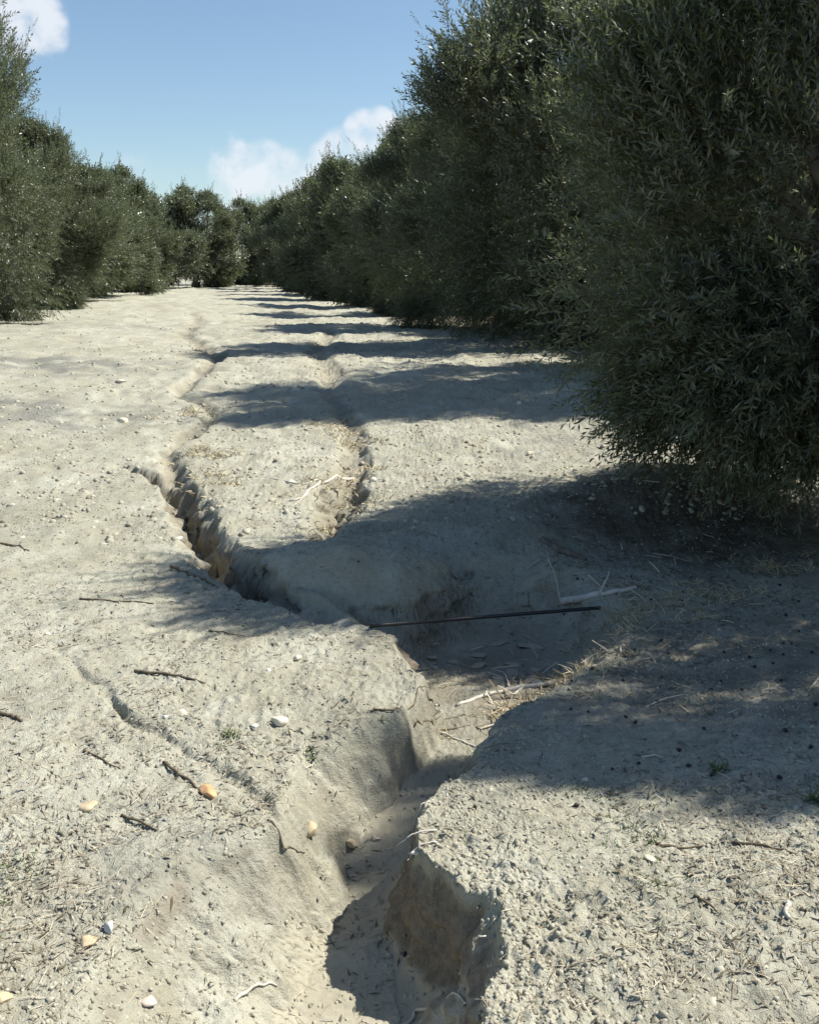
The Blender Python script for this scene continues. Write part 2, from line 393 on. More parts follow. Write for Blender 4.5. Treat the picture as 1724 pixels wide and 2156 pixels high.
grey = np.clip(grey * (.75 + 1.3 * fbm(gxr * 2.2, gyr * 4, 4, 95)), 0, 1)
idx = np.arange(nx * ny).reshape(ny, nx)
Fq = np.stack([idx[:-1, :-1], idx[:-1, 1:], idx[1:, 1:], idx[1:, :-1]], -1).reshape(-1, 4)
# crumbly faces on the steep walls
nl_ = np.sqrt(slope ** 2 + 1); lside = np.where((gyr < 3.3) & (gxr < np.interp(gyr, _s[:, 0], (_s[:, 2] + _s[:, 3]) / 2)), .25, 1)
stp = lside * sst(.5, 1.3, slope) * (gyr < 7) * sst(.02, .06, CUT)
dsp = stp * np.where(gyr > 3.3, 1.9, 1.0) * (.024 * fbm(gyr * 8 + 3, Z * 13, 2, 101) + .014 * fbm(gxr * 12 + gyr * 12, Z * 17 + 5, 2, 103) + .006 * vnoise(gyr * 2.5, Z * 42, 104))
nX, nY = -dzdx.ravel() / nl_, -dzdy.ravel() / nl_
gxr = gxr + dsp * nX; gyr = gyr + dsp * nY
colr = np.stack([silt, wall, grey, litter_shade], -1)
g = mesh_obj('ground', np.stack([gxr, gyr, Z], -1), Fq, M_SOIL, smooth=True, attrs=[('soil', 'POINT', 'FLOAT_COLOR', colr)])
tag(g, kind='structure')

# ---------------------------------------------------------------- olive trees
def unit(v): return v / (np.linalg.norm(v, axis=-1, keepdims=True) + 1e-9)
def sprig_template(nl, length, leaf, lw, seed):
    """twig along +Z with opposite leaf pairs; returns leaf verts (nl*4,3), stem verts"""
    r = np.random.default_rng(seed); V = []
    for i in range(nl):
        t = (.12 + .88 * (i // 2 + .5) / (nl / 2)) * length
        az = (i % 2) * np.pi + (i // 2) * 1.57 + r.normal(0, .35)
        el = RAD(r.uniform(28, 62)) if i < nl - 2 else RAD(r.uniform(5, 25))
        L = leaf * r.uniform(.7, 1.2) * (1 - .25 * t / length); w = lw * r.uniform(.8, 1.2)
        rad = np.array([math.cos(az), math.sin(az), 0]); d = math.sin(el) * rad + np.array([0, 0, math.cos(el)])
        side = unit(np.cross(d, np.array([0, 0, 1.0]) + .5 * r.standard_normal(3)))
        nrm = np.cross(side, d); o = np.array([0, 0, t])
        a = o; m = o + d * L * .5 + nrm * L * .06
        V += [a, m - side * w / 2, o + d * L, m + side * w / 2]
    w = .0022 * length / .25
    S = [[-w, 0, 0], [w, 0, 0], [0, 0, length], [0, -w, 0], [0, w, 0], [0, 0, length]]
    return np.array(V), np.array(S)
def frames(D, r):
    D = unit(D); a = unit(r.standard_normal(D.shape)); A = unit(np.cross(D, a)); B = np.cross(D, A)
    return A, B, D
def build_tree(seed, R, H, zlo, nclump, nsprig, nl, slen, leaf, lw, shoots=0, skirt=1.0, squash=(1, 1), lobes=30, pr=None, lean=0.0):
    """returns trunk mesh object data, limb list, crown object (all unlinked meshes)"""
    r = np.random.default_rng(seed)
    def prof(t):                                     # crown radius over height 0..1
        if pr: return np.interp(t, *pr)
        return np.interp(t, [0, .08, .22, .42, .62, .8, .92, 1.0], [.42 * skirt, .74 * skirt, .95, 1.0, .93, .72, .45, .12])
    nlb = lobes; lt = (np.arange(nlb) + r.uniform(.1, .9, nlb)) / nlb; lth = np.arange(nlb) * 2.4 + r.uniform(0, 1.2, nlb); lq = r.uniform(.62, 1.16, nlb)
    LC = np.stack([prof(lt) * R * lq * .79 * np.cos(lth), prof(lt) * R * lq * .79 * np.sin(lth), zlo + .15 + lt * (H - zlo - .35) + r.uniform(-.15, .25, nlb)], -1)
    n = nclump; core = r.random(n) < .2; L = r.integers(0, nlb, n)
    lr = r.uniform(.32, .58, nlb) * R / 1.7 * np.clip(prof(lt) + .1, .4, 1)
    dr = unit(r.standard_normal((n, 3)) + .5 * unit(LC[L] - np.array([0, 0, H * .45])))
    C = LC[L] + dr * (lr[L] * r.random(n) ** .4)[:, None]
    tc_ = r.uniform(.05, .85, n); a_ = r.uniform(0, 2 * np.pi, n); q_ = prof(tc_) * R * .5 * r.random(n) ** .5
    C = np.where(core[:, None], np.stack([q_ * np.cos(a_), q_ * np.sin(a_), zlo + tc_ * (H - zlo)], -1), C)
    C[:, 0] -= lean * np.clip(1 - (C[:, 2] - zlo) / (.30 * H), 0, 1)
    C[:, 0] *= squash[0]; C[:, 1] *= squash[1]; C[:, 2] = np.maximum(C[:, 2], zlo + .08)
    t = np.clip((C[:, 2] - zlo) / (H - zlo), 0, 1); th = np.arctan2(C[:, 1], C[:, 0])
    lobe_t = r.uniform(0, 1, nlb)[L]
    n = len(C); cr = r.uniform(.20, .40, n) * R / 1.7
    axis_ = np.stack([np.zeros(n), np.zeros(n), zlo + (.25 + .4 * t) * (H - zlo)], -1)
    outc = unit(C - axis_)
    # sprigs
    N = n * nsprig; ci = np.repeat(np.arange(n), nsprig)
    d = unit(r.standard_normal((N, 3)) + .75 * outc[ci] + np.array([0, 0, .25]))
    pos = C[ci] + d * (cr[ci] * r.uniform(.1, 1.0, N) ** .6)[:, None]
    up = np.where(t[ci] > .35, .75, np.where(t[ci] > .15, .1, -.35))[:, None] * np.array([0, 0, 1.0])
    D = unit(.75 * d + .55 * outc[ci] + up + .35 * r.standard_normal((N, 3)))
    sc = r.uniform(.65, 1.25, N)
    if shoots:                                        # long upright water shoots
        k = r.integers(0, n, shoots); sel = t[k] > .3; k = k[sel]
        p0 = C[k] + outc[k] * (cr[k] * .8)[:, None] + np.array([0, 0, .15])
        d0 = unit(outc[k] * .35 + np.array([0, 0, 1.0]) + .25 * r.standard_normal((len(k), 3)))
        for j in range(3):
            pos = np.vstack([pos, p0 + d0 * (j * slen * .8)]); D = np.vstack([D, unit(d0 + .12 * r.standard_normal(d0.shape))])
            sc = np.concatenate([sc, np.full(len(k), 1.05 - .2 * j)]); ci = np.concatenate([ci, k])
    pos[:, 2] = np.maximum(pos[:, 2], .06 + .1 * r.random(len(pos)))
    N = len(pos); A, B, D = frames(D, r)
    K = 6; tv = r.integers(0, K, N); Vs, Ts, Ss = [], [], []
    ctint = .6 * lobe_t + .4 * r.uniform(0, 1, n)
    for k in range(K):
        LV, SV = sprig_template(nl, slen, leaf, lw, seed * 10 + k)
        s = np.where(tv == k)[0]
        def tr(T): return (pos[s][:, None, :] + sc[s][:, None, None] * (T[None, :, 0:1] * A[s][:, None, :] + T[None, :, 1:2] * B[s][:, None, :] + T[None, :, 2:3] * D[s][:, None, :])).reshape(-1, 3)
        Vs.append(tr(LV)); Ss.append(tr(SV))
        base_t = .72 * ctint[ci[s]] - .08 + .10 * r.standard_normal(len(s))
        Ts.append(np.clip(np.repeat(base_t, nl) + r.uniform(0, .45, len(s) * nl) ** 1.3, 0, 1))
    LV = np.vstack(Vs); SV = np.vstack(Ss); T = np.concatenate(Ts)
    LV[:, 2] = np.maximum(LV[:, 2], .015)
    FL = np.arange(len(LV)).reshape(-1, 4); FS = np.arange(len(SV)).reshape(-1, 3) + len(LV)
    V = np.vstack([LV, SV]); mi = np.concatenate([np.zeros(len(FL)), np.ones(len(FS))])
    crown = mesh_obj('crown', V, [FL, FS], [M_LEAF, M_STEM], attrs=[('tint', 'FACE', 'FLOAT', np.concatenate([T, np.zeros(len(FS))]))], midx=mi, link=False)
    # trunk and limbs
    th0 = .85 + .2 * r.random(); tp = np.array([[0, 0, -.15], [.02, .01, .1], [.05, -.02, .4], [.02, .03, .7], [0, .0, th0]])
    v, q4, c3 = tube(tp, np.array([.24, .19, .145, .135, .12]) * (R / 1.9), 14, r, .07)
    trunk = mesh_obj('trunk', v, [q4, c3], M_BARK, smooth=True, link=False)
    limbs = []; nlimb = 6; starts = np.array([0, 0, th0 - .12])
    la = np.arange(nlimb) * 2 * np.pi / nlimb + r.uniform(0, .6, nlimb)
    grp = np.argmin(np.abs((th[:, None] - la[None, :] + np.pi) % (2 * np.pi) - np.pi), axis=1)
    for i in range(nlimb):
        tgt = np.array([math.cos(la[i]) * R * .45, math.sin(la[i]) * R * .45, H * r.uniform(.5, .66)])
        m1 = starts * .6 + tgt * .4 + np.array([math.cos(la[i]), math.sin(la[i]), 0]) * R * .12
        parts = []
        ss = np.linspace(0, 1, 9)[:, None]
        cv = (1 - ss) ** 2 * starts + 2 * ss * (1 - ss) * m1 + ss ** 2 * tgt + .02 * r.standard_normal((9, 3))
        cv[0] = starts
        parts.append(tube(cv, np.linspace(.075, .028, 9) * (R / 1.9), 8, r, .06))
        mem = np.where(grp == i)[0]; mem = mem[r.permutation(len(mem))[:14]]
        for k in mem:
            j = int(np.clip(2 + 6 * (C[k, 2] / H), 2, 8)); p0 = cv[j]; p1 = C[k]
            mid = (p0 + p1) / 2 + .08 * r.standard_normal(3) + np.array([0, 0, .06])
            ss2 = np.linspace(0, 1, 6)[:, None]
            parts.append(tube((1 - ss2) ** 2 * p0 + 2 * ss2 * (1 - ss2) * mid + ss2 ** 2 * p1, np.linspace(.018, .005, 6), 5))
        V, FF = merge(parts)
        limbs.append(mesh_obj('limb', V, FF, M_BARK, smooth=True, link=False))
    return [trunk] + limbs + [crown]
def place_tree(parts, x, y, label, group=None, rz=0, s=1.0, sz=1.0, sy=1.0, z=None):
    root = bpy.data.objects.new('olive_tree', None); COL.objects.link(root)
    zz = float(terrain(np.array([x]), np.array([y]))[0]) if z is None else z
    root.location = (x, y, zz); root.rotation_euler = (0, 0, rz); root.scale = (s, s * sy, s * sz)
    tag(root, label, 'tree', group)
    for p in parts:
        c = p.copy(); COL.objects.link(c); c.parent = root
    return root
near = build_tree(3, 1.65, 3.05, .52, 300, 64, 18, .25, .058, .0095, shoots=240, skirt=1.0, lobes=34, squash=(1, .60), pr=([0, .07, .15, .24, .42, .62, .8, .92, 1.0], [.28, .32, .46, .80, 1.0, .88, .62, .38, .1]), lean=.9)
midA = build_tree(7, 2.35, 4.55, .15, 420, 55, 14, .28, .075, .015, shoots=160, lobes=30, squash=(1, .9), pr=([0, .08, .22, .42, .62, .8, .92, 1.0], [.55, .8, .95, 1.0, .92, .66, .40, .1]))
midB = build_tree(12, 2.15, 4.7, .12, 380, 55, 14, .28, .075, .015, shoots=160, lobes=26)
midC = build_tree(17, 1.9, 5.0, .12, 360, 55, 14, .28, .075, .015, shoots=200, lobes=20)
farA = build_tree(21, 2.1, 4.7, .12, 250, 48, 10, .34, .115, .030, shoots=110, skirt=1.2, lobes=22)
farB = build_tree(28, 2.1, 4.7, .12, 250, 48, 10, .34, .115, .030, shoots=110, skirt=1.2, lobes=18)
farC = build_tree(33, 1.9, 5.0, .12, 250, 48, 10, .34, .115, .030, shoots=110, skirt=1.3, lobes=20)
GR, GL, GE = 'olive trees of the right row', 'olive trees of the left row', 'olive trees at the far end of the lane'
PI = math.pi
TREES = [
 (near, 2.42, 4.50, 0, .97, 1.0, 'big dark olive tree nearest the camera at the right edge, twigs hanging to the ground', GR),
 (midB, 3.2, 3.0, 0, .66, 1.0, 'small olive tree just outside the frame, shading the right bank', GR),
 (midB, 3.55, 9.1, PI, .92, 1.2, 'olive tree half hidden behind the nearest one on the right', GR),
 (midA, 2.65, 12.7, 0, 1.08, .97, 'tall olive tree of the right row, its crown bulging left against the sky', GR),
 (midB, 1.6, 16.6, 0, .95, .86, 'olive tree of the right row just left of the tall bulging one', GR),
 (midC, .55, 21.3, PI, 1.0, .80, 'olive tree second to the left of the tall bulging one', GR),
 (farA, -.45, 26.0, 0, .95, .86, 'olive tree third to the left of the tall bulging one', GR),
 (farB, -1.6, 31.0, PI, .95, .88, 'olive tree of the right row where the far shadows begin', GR),
 (farC, -2.7, 36.0, 0, 1.0, .84, 'narrow olive tree in the far half of the right row', GR),
 (farA, -3.8, 41.0, PI, .95, .9, 'olive tree of the right row, third from its far end', GR),
 (farB, -5.2, 46.5, 0, .95, .9, 'olive tree of the right row, second from its far end', GR),
 (farC, -6.9, 52.5, 0, 1.05, .8, 'last olive tree of the right row, beside the gap of cloud', GR),
 (midB, 6.6, 10.2, 3.1, 1.05, 1.15, 'olive tree of the row behind, seen between the nearest tree and the tall one', 'olive trees of the row behind on the right'),
 (midB, 5.6, 16.0, 5.0, 1.05, 1.1, 'olive tree deep in shade behind the tall olive tree', 'olive trees of the row behind on the right'),
 (midB, -7.75, 16.3, .6, .88, 1.36, 'nearest olive tree of the left row, cut off by the left edge of the picture', GL),
 (midC, -8.35, 22.5, 2.4, .86, .92, 'second olive tree of the left row, with a pointed top standing clear', GL),
 (farB, -9.9, 28.3, .9, .95, .80, 'third olive tree of the left row from the camera', GL),
 (farC, -10.7, 33.8, 4.1, .95, .74, 'fourth olive tree of the left row from the camera', GL),
 (farA, -11.5, 39.5, 5.5, 1.0, .90, 'last big olive tree of the left row, rounded skirt reaching into the lane', GL),
 (farB, -14.2, 50, 2.0, 1.1, .9, 'olive tree just left of the dark one that closes the lane', GE),
 (farC, -10.6, 48.5, .3, 1.15, .78, 'dark olive tree standing across the far end of the lane', GE),
 (farA, -10.2, 60, 1.3, 1.1, .86, 'far olive tree under the notch of white cloud', GE),
 (farB, -7.4, 60, 4.3, 1.1, .9, 'far olive tree behind the last one of the right row', GE),
]
for (p, x, y, rz, s, sz, lab, grp) in TREES: place_tree(p, x, y, lab, grp, rz, s, sz, .68 if grp == GR and y > 6 else (.30 if y < 4 else 1.0))

# ---------------------------------------------------------------- stones
M_ST = {
 'cream': simple('cream_limestone', (.58, .50, .36), (.74, .68, .54), 30, .9, .2, .003),
 'orange': simple('orange_sandstone', (.40, .23, .115), (.56, .36, .20), 22, .9, .2, .004),
 'tan': simple('tan_sandstone', (.46, .36, .22), (.58, .48, .33), 22, .9, .2, .004),
 'white': simple('white_limestone', (.55, .53, .46), (.70, .68, .61), 30, .85, .2, .003),
 'grey': simple('grey_crusted_stone', (.40, .39, .36), (.62, .61, .58), 25, .9, .2, .005),
 'pink': simple('pinkish_stone', (.50, .40, .33), (.62, .54, .47), 25, .9, .2, .003)}
def stone_mesh(name, seed, dims, mat, facets=9, sub=3):
    r = np.random.default_rng(seed); bm = bmesh.new(); bmesh.ops.create_icosphere(bm, subdivisions=sub, radius=1)
    pl = [(unit(r.standard_normal(3)), r.uniform(.50, .86)) for _ in range(facets + 4)]
    for v in bm.verts:
        c = np.array(v.co)
        for n_, h in pl:
            d = c @ n_
            if d > h: c = c - n_ * (d - h) * .95
        c = c * (1 + .05 * float(vnoise(np.array([c[0] * 3 + seed]), np.array([c[1] * 3 + c[2] * 2]), seed)[0]))
        v.co = c * np.array(dims) / 2
    me = bpy.data.meshes.new(name); bm.to_mesh(me); bm.free()
    me.polygons.foreach_set('use_smooth', np.ones(len(me.polygons), bool)); me.materials.append(mat); return me
def pxsize(px, py, u):
    p = PT(px, py); return u / F * (p[1] * math.cos(PITCH) + (EYE - p[2]) * math.sin(PITCH))
STONES = [ # px, py, width units, aspect depth, aspect height, rot, mat, label
 (440, 1672, 50, 1.3, .5, .4, 'orange', 'orange angular stone on the left bank, the largest and reddest'),
 (588, 1520, 44, .75, .6, -.5, 'cream', 'cream rounded stone tilted on the left bank above the green weed'),
 (383, 1505, 34, .7, .5, .1, 'cream', 'flat cream stone beside the small rill on the left bank'),
 (350, 1511, 22, .6, .4, .3, 'white', 'small white chip at the left of the flat cream stone'),
 (537, 1530, 20, .8, .7, .8, 'white', 'small white stone just left of the tilted cream stone'),
 (626, 1388, 26, .7, .5, 0, 'cream', 'pale flat stone on the sunny bank below the black pipe'),
 (566, 1412, 16, .9, .7, .4, 'white', 'tiny white stone left of and below the pale flat stone'),
 (188, 1986, 48, .8, .45, .1, 'tan', 'pale tan half buried stone near the lower left corner'),
 (188, 1700, 54, .7, .3, -.2, 'tan', 'tan flat stone almost buried in the left bank'),
 (316, 2108, 40, .9, .45, .3, 'pink', 'pinkish grey stone at the bottom edge left of the gully floor'),
 (8, 2105, 44, .8, .5, 0, 'tan', 'tan stone cut off by the left edge at the bottom'),
 (230, 1955, 26, 1.6, 1.0, .5, 'grey', 'upright grey white lump with a dark hollow on the lower left bank'),
 (878, 1802, 34, .35, .35, .05, 'white', 'flat white stone lodged on the lip of the right wall'),
 (1368, 1809, 28, .8, .6, -.5, 'cream', 'yellowish stone lying alone on the right bank'),
 (1228, 1645, 26, .6, .6, .4, 'pink', 'small pink stone on the right bank below the tree shadow'),
 (259, 889, 30, .8, .5, .2, 'cream', 'cream stone on the pale ground far left of the gully'),
 (258, 804, 26, .7, .5, .2, 'pink', 'reddish stone on the far left, beyond the cream one'),
 (613, 1016, 22, .8, .6, 0, 'white', 'white stone left of the pale forked branch'),
 (786, 1014, 20, .8, .7, 0, 'white', 'white stone right of the pale forked branch'),
 (560, 1024, 22, .6, .5, .3, 'cream', 'cream flat stone above the left gully branch'),
 (378, 1136, 18, .9, .7, 0, 'white', 'white stone on the rim of the deep left gully branch'),
 (1092, 850, 14, .9, .8, 0, 'white', 'white pebble at the far edge of the long tree shadow'),
 (1115, 957, 22, .5, .5, .3, 'cream', 'small pale stone on the grey gravelly patch by the near tree'),
 (100, 1338, 20, .8, .6, 0, 'cream', 'small cream stone by the left edge halfway down'),
 (652, 1752, 46, 1.2, .7, .6, 'tan', 'pale clay lump against the left wall of the gully'),
 (740, 1782, 40, .5, .5, .1, 'tan', 'flat tan slab bridging the small step in the gully bed'),
 (790, 1768, 26, .6, .6, -.3, 'pink', 'stone wedged at the right of the slab in the gully bed'),
]
for i, (px, py, w, ad_, ah, rz, mt_, lab) in enumerate(STONES):
    p = PT(px, py); ww = pxsize(px, py, w)
    o = bpy.data.objects.new('stone', stone_mesh('stone', 100 + i, (ww, ww * ad_, ww * ah), M_ST[mt_])); COL.objects.link(o)
    o.location = (p[0], p[1], p[2] + ww * ah * .10); o.rotation_euler = (.15 * math.sin(i), .2 * math.cos(i * 2), rz); tag(o, lab, 'stone', 'stones on the eroded ground')
rg = np.random.default_rng(5)
pm = [stone_mesh('pebble', 300 + k, (1, .8, .6), M_ST[('cream', 'white', 'grey', 'pink')[k % 4]], 7, 2) for k in range(8)]
n = 70; dd = np.exp(rg.uniform(math.log(1.45), math.log(8), n)); xx = rg.uniform(-.48, .48, n) * (dd + .5); zz = gzs(xx, dd)
for i in range(n):
    o = bpy.data.objects.new('pebble', pm[i % 8]); COL.objects.link(o); sz = rg.uniform(.006, .014) * (1 + .12 * dd[i]); o.scale = (sz, sz, sz)
    o.location = (xx[i], dd[i], zz[i] + .15 * sz); o.rotation_euler = (rg.uniform(-.3, .3), rg.uniform(-.3, .3), rg.uniform(0, 6.3))
    tag(o, 'small pale pebble lying on the dry soil', 'pebble', 'pale pebbles scattered over the soil')
# fallen olives in the shade on the right
M_OL = simple('black_olive_skin', (.012, .010, .012), (.035, .025, .028), 60, .45, .4, .0005)
bm = bmesh.new(); bmesh.ops.create_uvsphere(bm, u_segments=14, v_segments=9, radius=1)
for v in bm.verts:
    k = 1 - .12 * max(0, v.co.z); v.co.x *= .72 * k; v.co.y *= .72 * k; v.co.z *= 1.0
ome = bpy.data.meshes.new('olive'); bm.to_mesh(ome); bm.free(); ome.materials.append(M_OL); ome.polygons.foreach_set('use_smooth', np.ones(len(ome.polygons), bool))
ol = [(rg.uniform(1180, 1740), rg.uniform(1200, 1640)) for _ in range(48)] + [(835, 1944), (852, 2012), (668, 1902), (575, 2190), (1213, 1700), (755, 1185), (1640, 1640), (1000, 1700)]
for (px, py) in ol:
    p = PT(px, py); o = bpy.data.objects.new('olive', ome); COL.objects.link(o); sz = rg.uniform(.0055, .0085); o.scale = (sz,) * 3
    o.location = (p[0], p[1], p[2] + sz * .5); o.rotation_euler = (1.5 + rg.uniform(-.3, .3), 0, rg.uniform(0, 6.3))
    tag(o, 'black fallen olive lying on the soil', 'olive', 'fallen olives')

# ---------------------------------------------------------------- pipe, branches, twigs, roots
def stick(name, pts, r0, r1, mat, label, cat, group=None, lift=.3, n=18, wob=.012, seed=0, parent=None, air=None, sides=7):
    """pts: picture points of where it lies; its height follows the ground unless air gives metres above it"""
    r = np.random.default_rng(seed); Q = np.array([PT(a, b) for a, b in pts])
    if air is not None: Q[:, 2] += np.array(air)
    seg = np.r_[0, np.cumsum(np.linalg.norm(np.diff(Q, axis=0), axis=1))]; u = np.linspace(0, seg[-1], n)
    C = np.stack([np.interp(u, seg, Q[:, i]) for i in range(3)], -1)
    L = seg[-1]; k = np.sin(np.linspace(0, np.pi, n))
    C[:, 0] += wob * L * np.convolve(r.standard_normal(n), [.3, .5, .3], 'same'); C[:, 1] += wob * L * np.convolve(r.standard_normal(n), [.3, .5, .3], 'same')
    R = np.linspace(r0, r1, n)
    if air is None: C[:, 2] = np.maximum(C[:, 2], gzs(C[:, 0], C[:, 1])) + R * lift
    V, q, t = tube(C, R, sides, r, .08); o = mesh_obj(name, V, [q, t], mat, smooth=True, parent=parent)
    if label: tag(o, label, cat, group)
    return o, C
a = PT(778, 1327); b = PT(1262, 1288); a[2] += .012; b[2] += .012
tt = np.linspace(0, 1, 20)[:, None]; C = a * (1 - tt) + b * tt; V, q, t = tube(C, .0075, 12); o = mesh_obj('irrigation_pipe', V, [q, t], M_PIPE, smooth=True); tag(o, 'thin black plastic irrigation pipe lying across the shaded gully', 'pipe')
def branch(main, r0, r1, forks, mat, label, seed, cat='branch', group='fallen branches', air=None, n=20, wob=.012):
    o, C = stick('fallen_branch', main, r0, r1, mat, label, cat, group, seed=seed, air=air, n=n, wob=wob)
    for (k, (pts, ra, rb, air2)) in enumerate(forks):
        stick('side_twig', pts, ra, rb, mat, None, None, seed=seed * 7 + k, parent=o, air=air2, n=12, sides=5)
    return o
branch([(1180, 1272), (1240, 1258), (1300, 1248), (1338, 1238)], .017, .009, [([(1178, 1272), (1172, 1262), (1160, 1262), (1150, 1270)], .004, .002, [.01, .07, .14, .20]), ([(1262, 1256), (1272, 1248), (1280, 1246)], .006, .002, [.01, .04, .09])], M_PALE, 'pale fallen branch lying in the shade just above the black pipe', 1)
branch([(1140, 1140), (1170, 1158), (1200, 1168), (1232, 1180)], .020, .012, [], M_BARK, 'grey fallen branch in deep shade at the foot of the near tree', 2)
branch([(1172, 1440), (1110, 1448), (1060, 1456), (1010, 1470), (960, 1486)], .010, .006, [([(1100, 1449), (1085, 1462), (1062, 1466)], .006, .003, None), ([(1075, 1453), (1060, 1420), (1040, 1416)], .004, .002, [.01, .01, .01])], M_PALE, 'white bare branch lying on the sunlit right lip of the gully', 3)
branch([(745, 1012), (690, 1016), (655, 1030), (640, 1048), (612, 1056)], .012, .006, [([(680, 1018), (640, 1024), (600, 1012), (570, 1008)], .006, .003, None), ([(648, 1040), (625, 1062), (615, 1068)], .005, .003, None)], M_PALE, 'forked white branch lying across the far right rill', 4)
TW = [([(285, 1415), (340, 1418), (390, 1428), (432, 1440)], .0055, .003, M_DARKW, 'dark twig lying flat on the sunny left bank, the longest there'),
 ([(362, 1196), (400, 1212), (450, 1235)], .007, .004, M_DARKW, 'brown stick on the bank beside the left gully branch'),
 ([(345, 1610), (385, 1635), (418, 1662)], .005, .003, M_DARKW, 'dark twig pointing at the orange stone'),
 ([(178, 1584), (215, 1602), (256, 1620)], .004, .002, M_DARKW, 'thin brown twig left of the small rill'),
 ([(-10, 1502), (20, 1510), (48, 1519)], .006, .005, M_DARKW, 'short dark stick at the left edge of the picture'),
 ([(-5, 1145), (30, 1150), (60, 1162)], .006, .003, M_DARKW, 'thin stick at the left edge near the upper bank'),
 ([(170, 1262), (240, 1268), (330, 1272)], .004, .002, M_DARKW, 'long thin twig on the pale upper left bank'),
 ([(440, 1330), (480, 1334), (515, 1342)], .004, .002, M_DARKW, 'small brown twig in the middle of the left bank'),
 ([(495, 2110), (530, 2088), (560, 2078), (585, 2080)], .0045, .0025, M_PALE, 'pale curved root lying on the sandy gully floor'),
 ([(845, 2165), (870, 2135), (920, 2118), (985, 2112)], .004, .002, M_PALE, 'pale root at the bottom of the gully beside the shaded wall'),
 ([(790, 1495), (840, 1500), (925, 1499)], .003, .002, M_DARKW, 'thin straight twig above the head of the gully'),
 ([(875, 1540), (930, 1538), (990, 1530)], .0035, .002, M_DARKW, 'dark twig crossing the sandy bed below the white branch'),
 ([(930, 1545), (965, 1560), (1002, 1576)], .004, .0025, M_PALE, 'pale root stub on the right lip of the narrow bed'),
 ([(1350, 1597), (1375, 1592), (1400, 1598)], .004, .002, M_PALE, 'short white twig at the edge of the tree shadow'),
 ([(1660, 1905), (1652, 1925), (1660, 1940)], .006, .004, M_PALE, 'stubby white stick on the right bank near the right edge'),
 ([(1460, 1890), (1490, 1905), (1510, 1925)], .004, .002, M_DARKW, 'thin dark twig on the right bank above the corner'),
 ([(1540, 1780), (1600, 1782), (1680, 1800)], .004, .002, M_DARKW, 'long thin twig on the right bank near the right edge'),
 ([(1380, 1780), (1430, 1790), (1480, 1782)], .0035, .002, M_DARKW, 'bent brown twig right of the yellowish stone'),
 ([(560, 1730), (600, 1790), (640, 1800)], .003, .002, M_DARKW, 'fine dark twig above the clay lump'),
 ([(255, 1720), (300, 1735), (330, 1752)], .004, .0025, M_DARKW, 'short brown twig below the buried tan stone')]
for i, (pts, ra, rb, m_, lab) in enumerate(TW): stick('twig', pts, ra, rb, m_, lab, 'twig', 'twigs on the ground', seed=50 + i, lift=.7, wob=.02, sides=6)
ROOTS = [((905, 1690), [(0, 0, 0), (-.02, -.01, .0), (-.035, -.02, -.03), (-.045, -.03, -.07)], 'pale root hanging over the right lip above the white stone'),
 ((902, 1752), [(.02, 0, 0), (-.02, -.01, .005), (-.05, -.02, -.005), (-.075, -.015, -.03)], 'thin root curling out of the right wall beside the gully bed'),
 ((912, 1775), [(.01, 0, 0), (-.03, -.01, .0), (-.05, -.015, -.02), (-.06, -.03, -.03)], 'lower thin root sticking out of the right wall'),
 ((1030, 1975), [(.01, 0, 0), (-.02, -.01, .01), (-.035, .0, -.01), (-.03, -.01, -.03)], 'small pale root on the rim of the dark wall')]
for i, ((px, py), off, lab) in enumerate(ROOTS):
    r = np.random.default_rng(i); Q = PT(px, py) + np.array(off) + np.array([0, 0, .002]); u = np.linspace(0, 3, 14)
    C = np.stack([np.interp(u, range(4), Q[:, k]) for k in range(3)], -1) + .0012 * r.standard_normal((14, 3))
    V, q, t = tube(C, np.linspace(.0024, .001, 14), 5); o = mesh_obj('root', V, [q, t], M_PALE, smooth=True); tag(o, lab, 'root', 'bare roots on the gully wall')
# curled flakes of dried mud on the basin floor
M_MUD = simple('dried_mud', (.30, .265, .21), (.40, .36, .29), 30, .9, .2, .003)
mud = [stone_mesh('mud_flake', 400 + k, (1, .62, .12), M_MUD, 18, 3) for k in range(5)]
for i in range(20):
    px, py = rg.uniform(905, 1130), rg.uniform(1345, 1462)
    p = PT(px, py); o = bpy.data.objects.new('mud_flake', mud[i % 5]); COL.objects.link(o); sz = rg.uniform(.05, .11); o.scale = (sz, sz, sz)
    o.location = (p[0], p[1], p[2] + sz * .02); o.rotation_euler = (rg.uniform(-.2, .2), rg.uniform(-.2, .2), rg.normal(0, .4)); tag(o, 'flake of dried mud on the shaded gully floor', 'mud flake', 'cracked mud flakes on the gully floor')

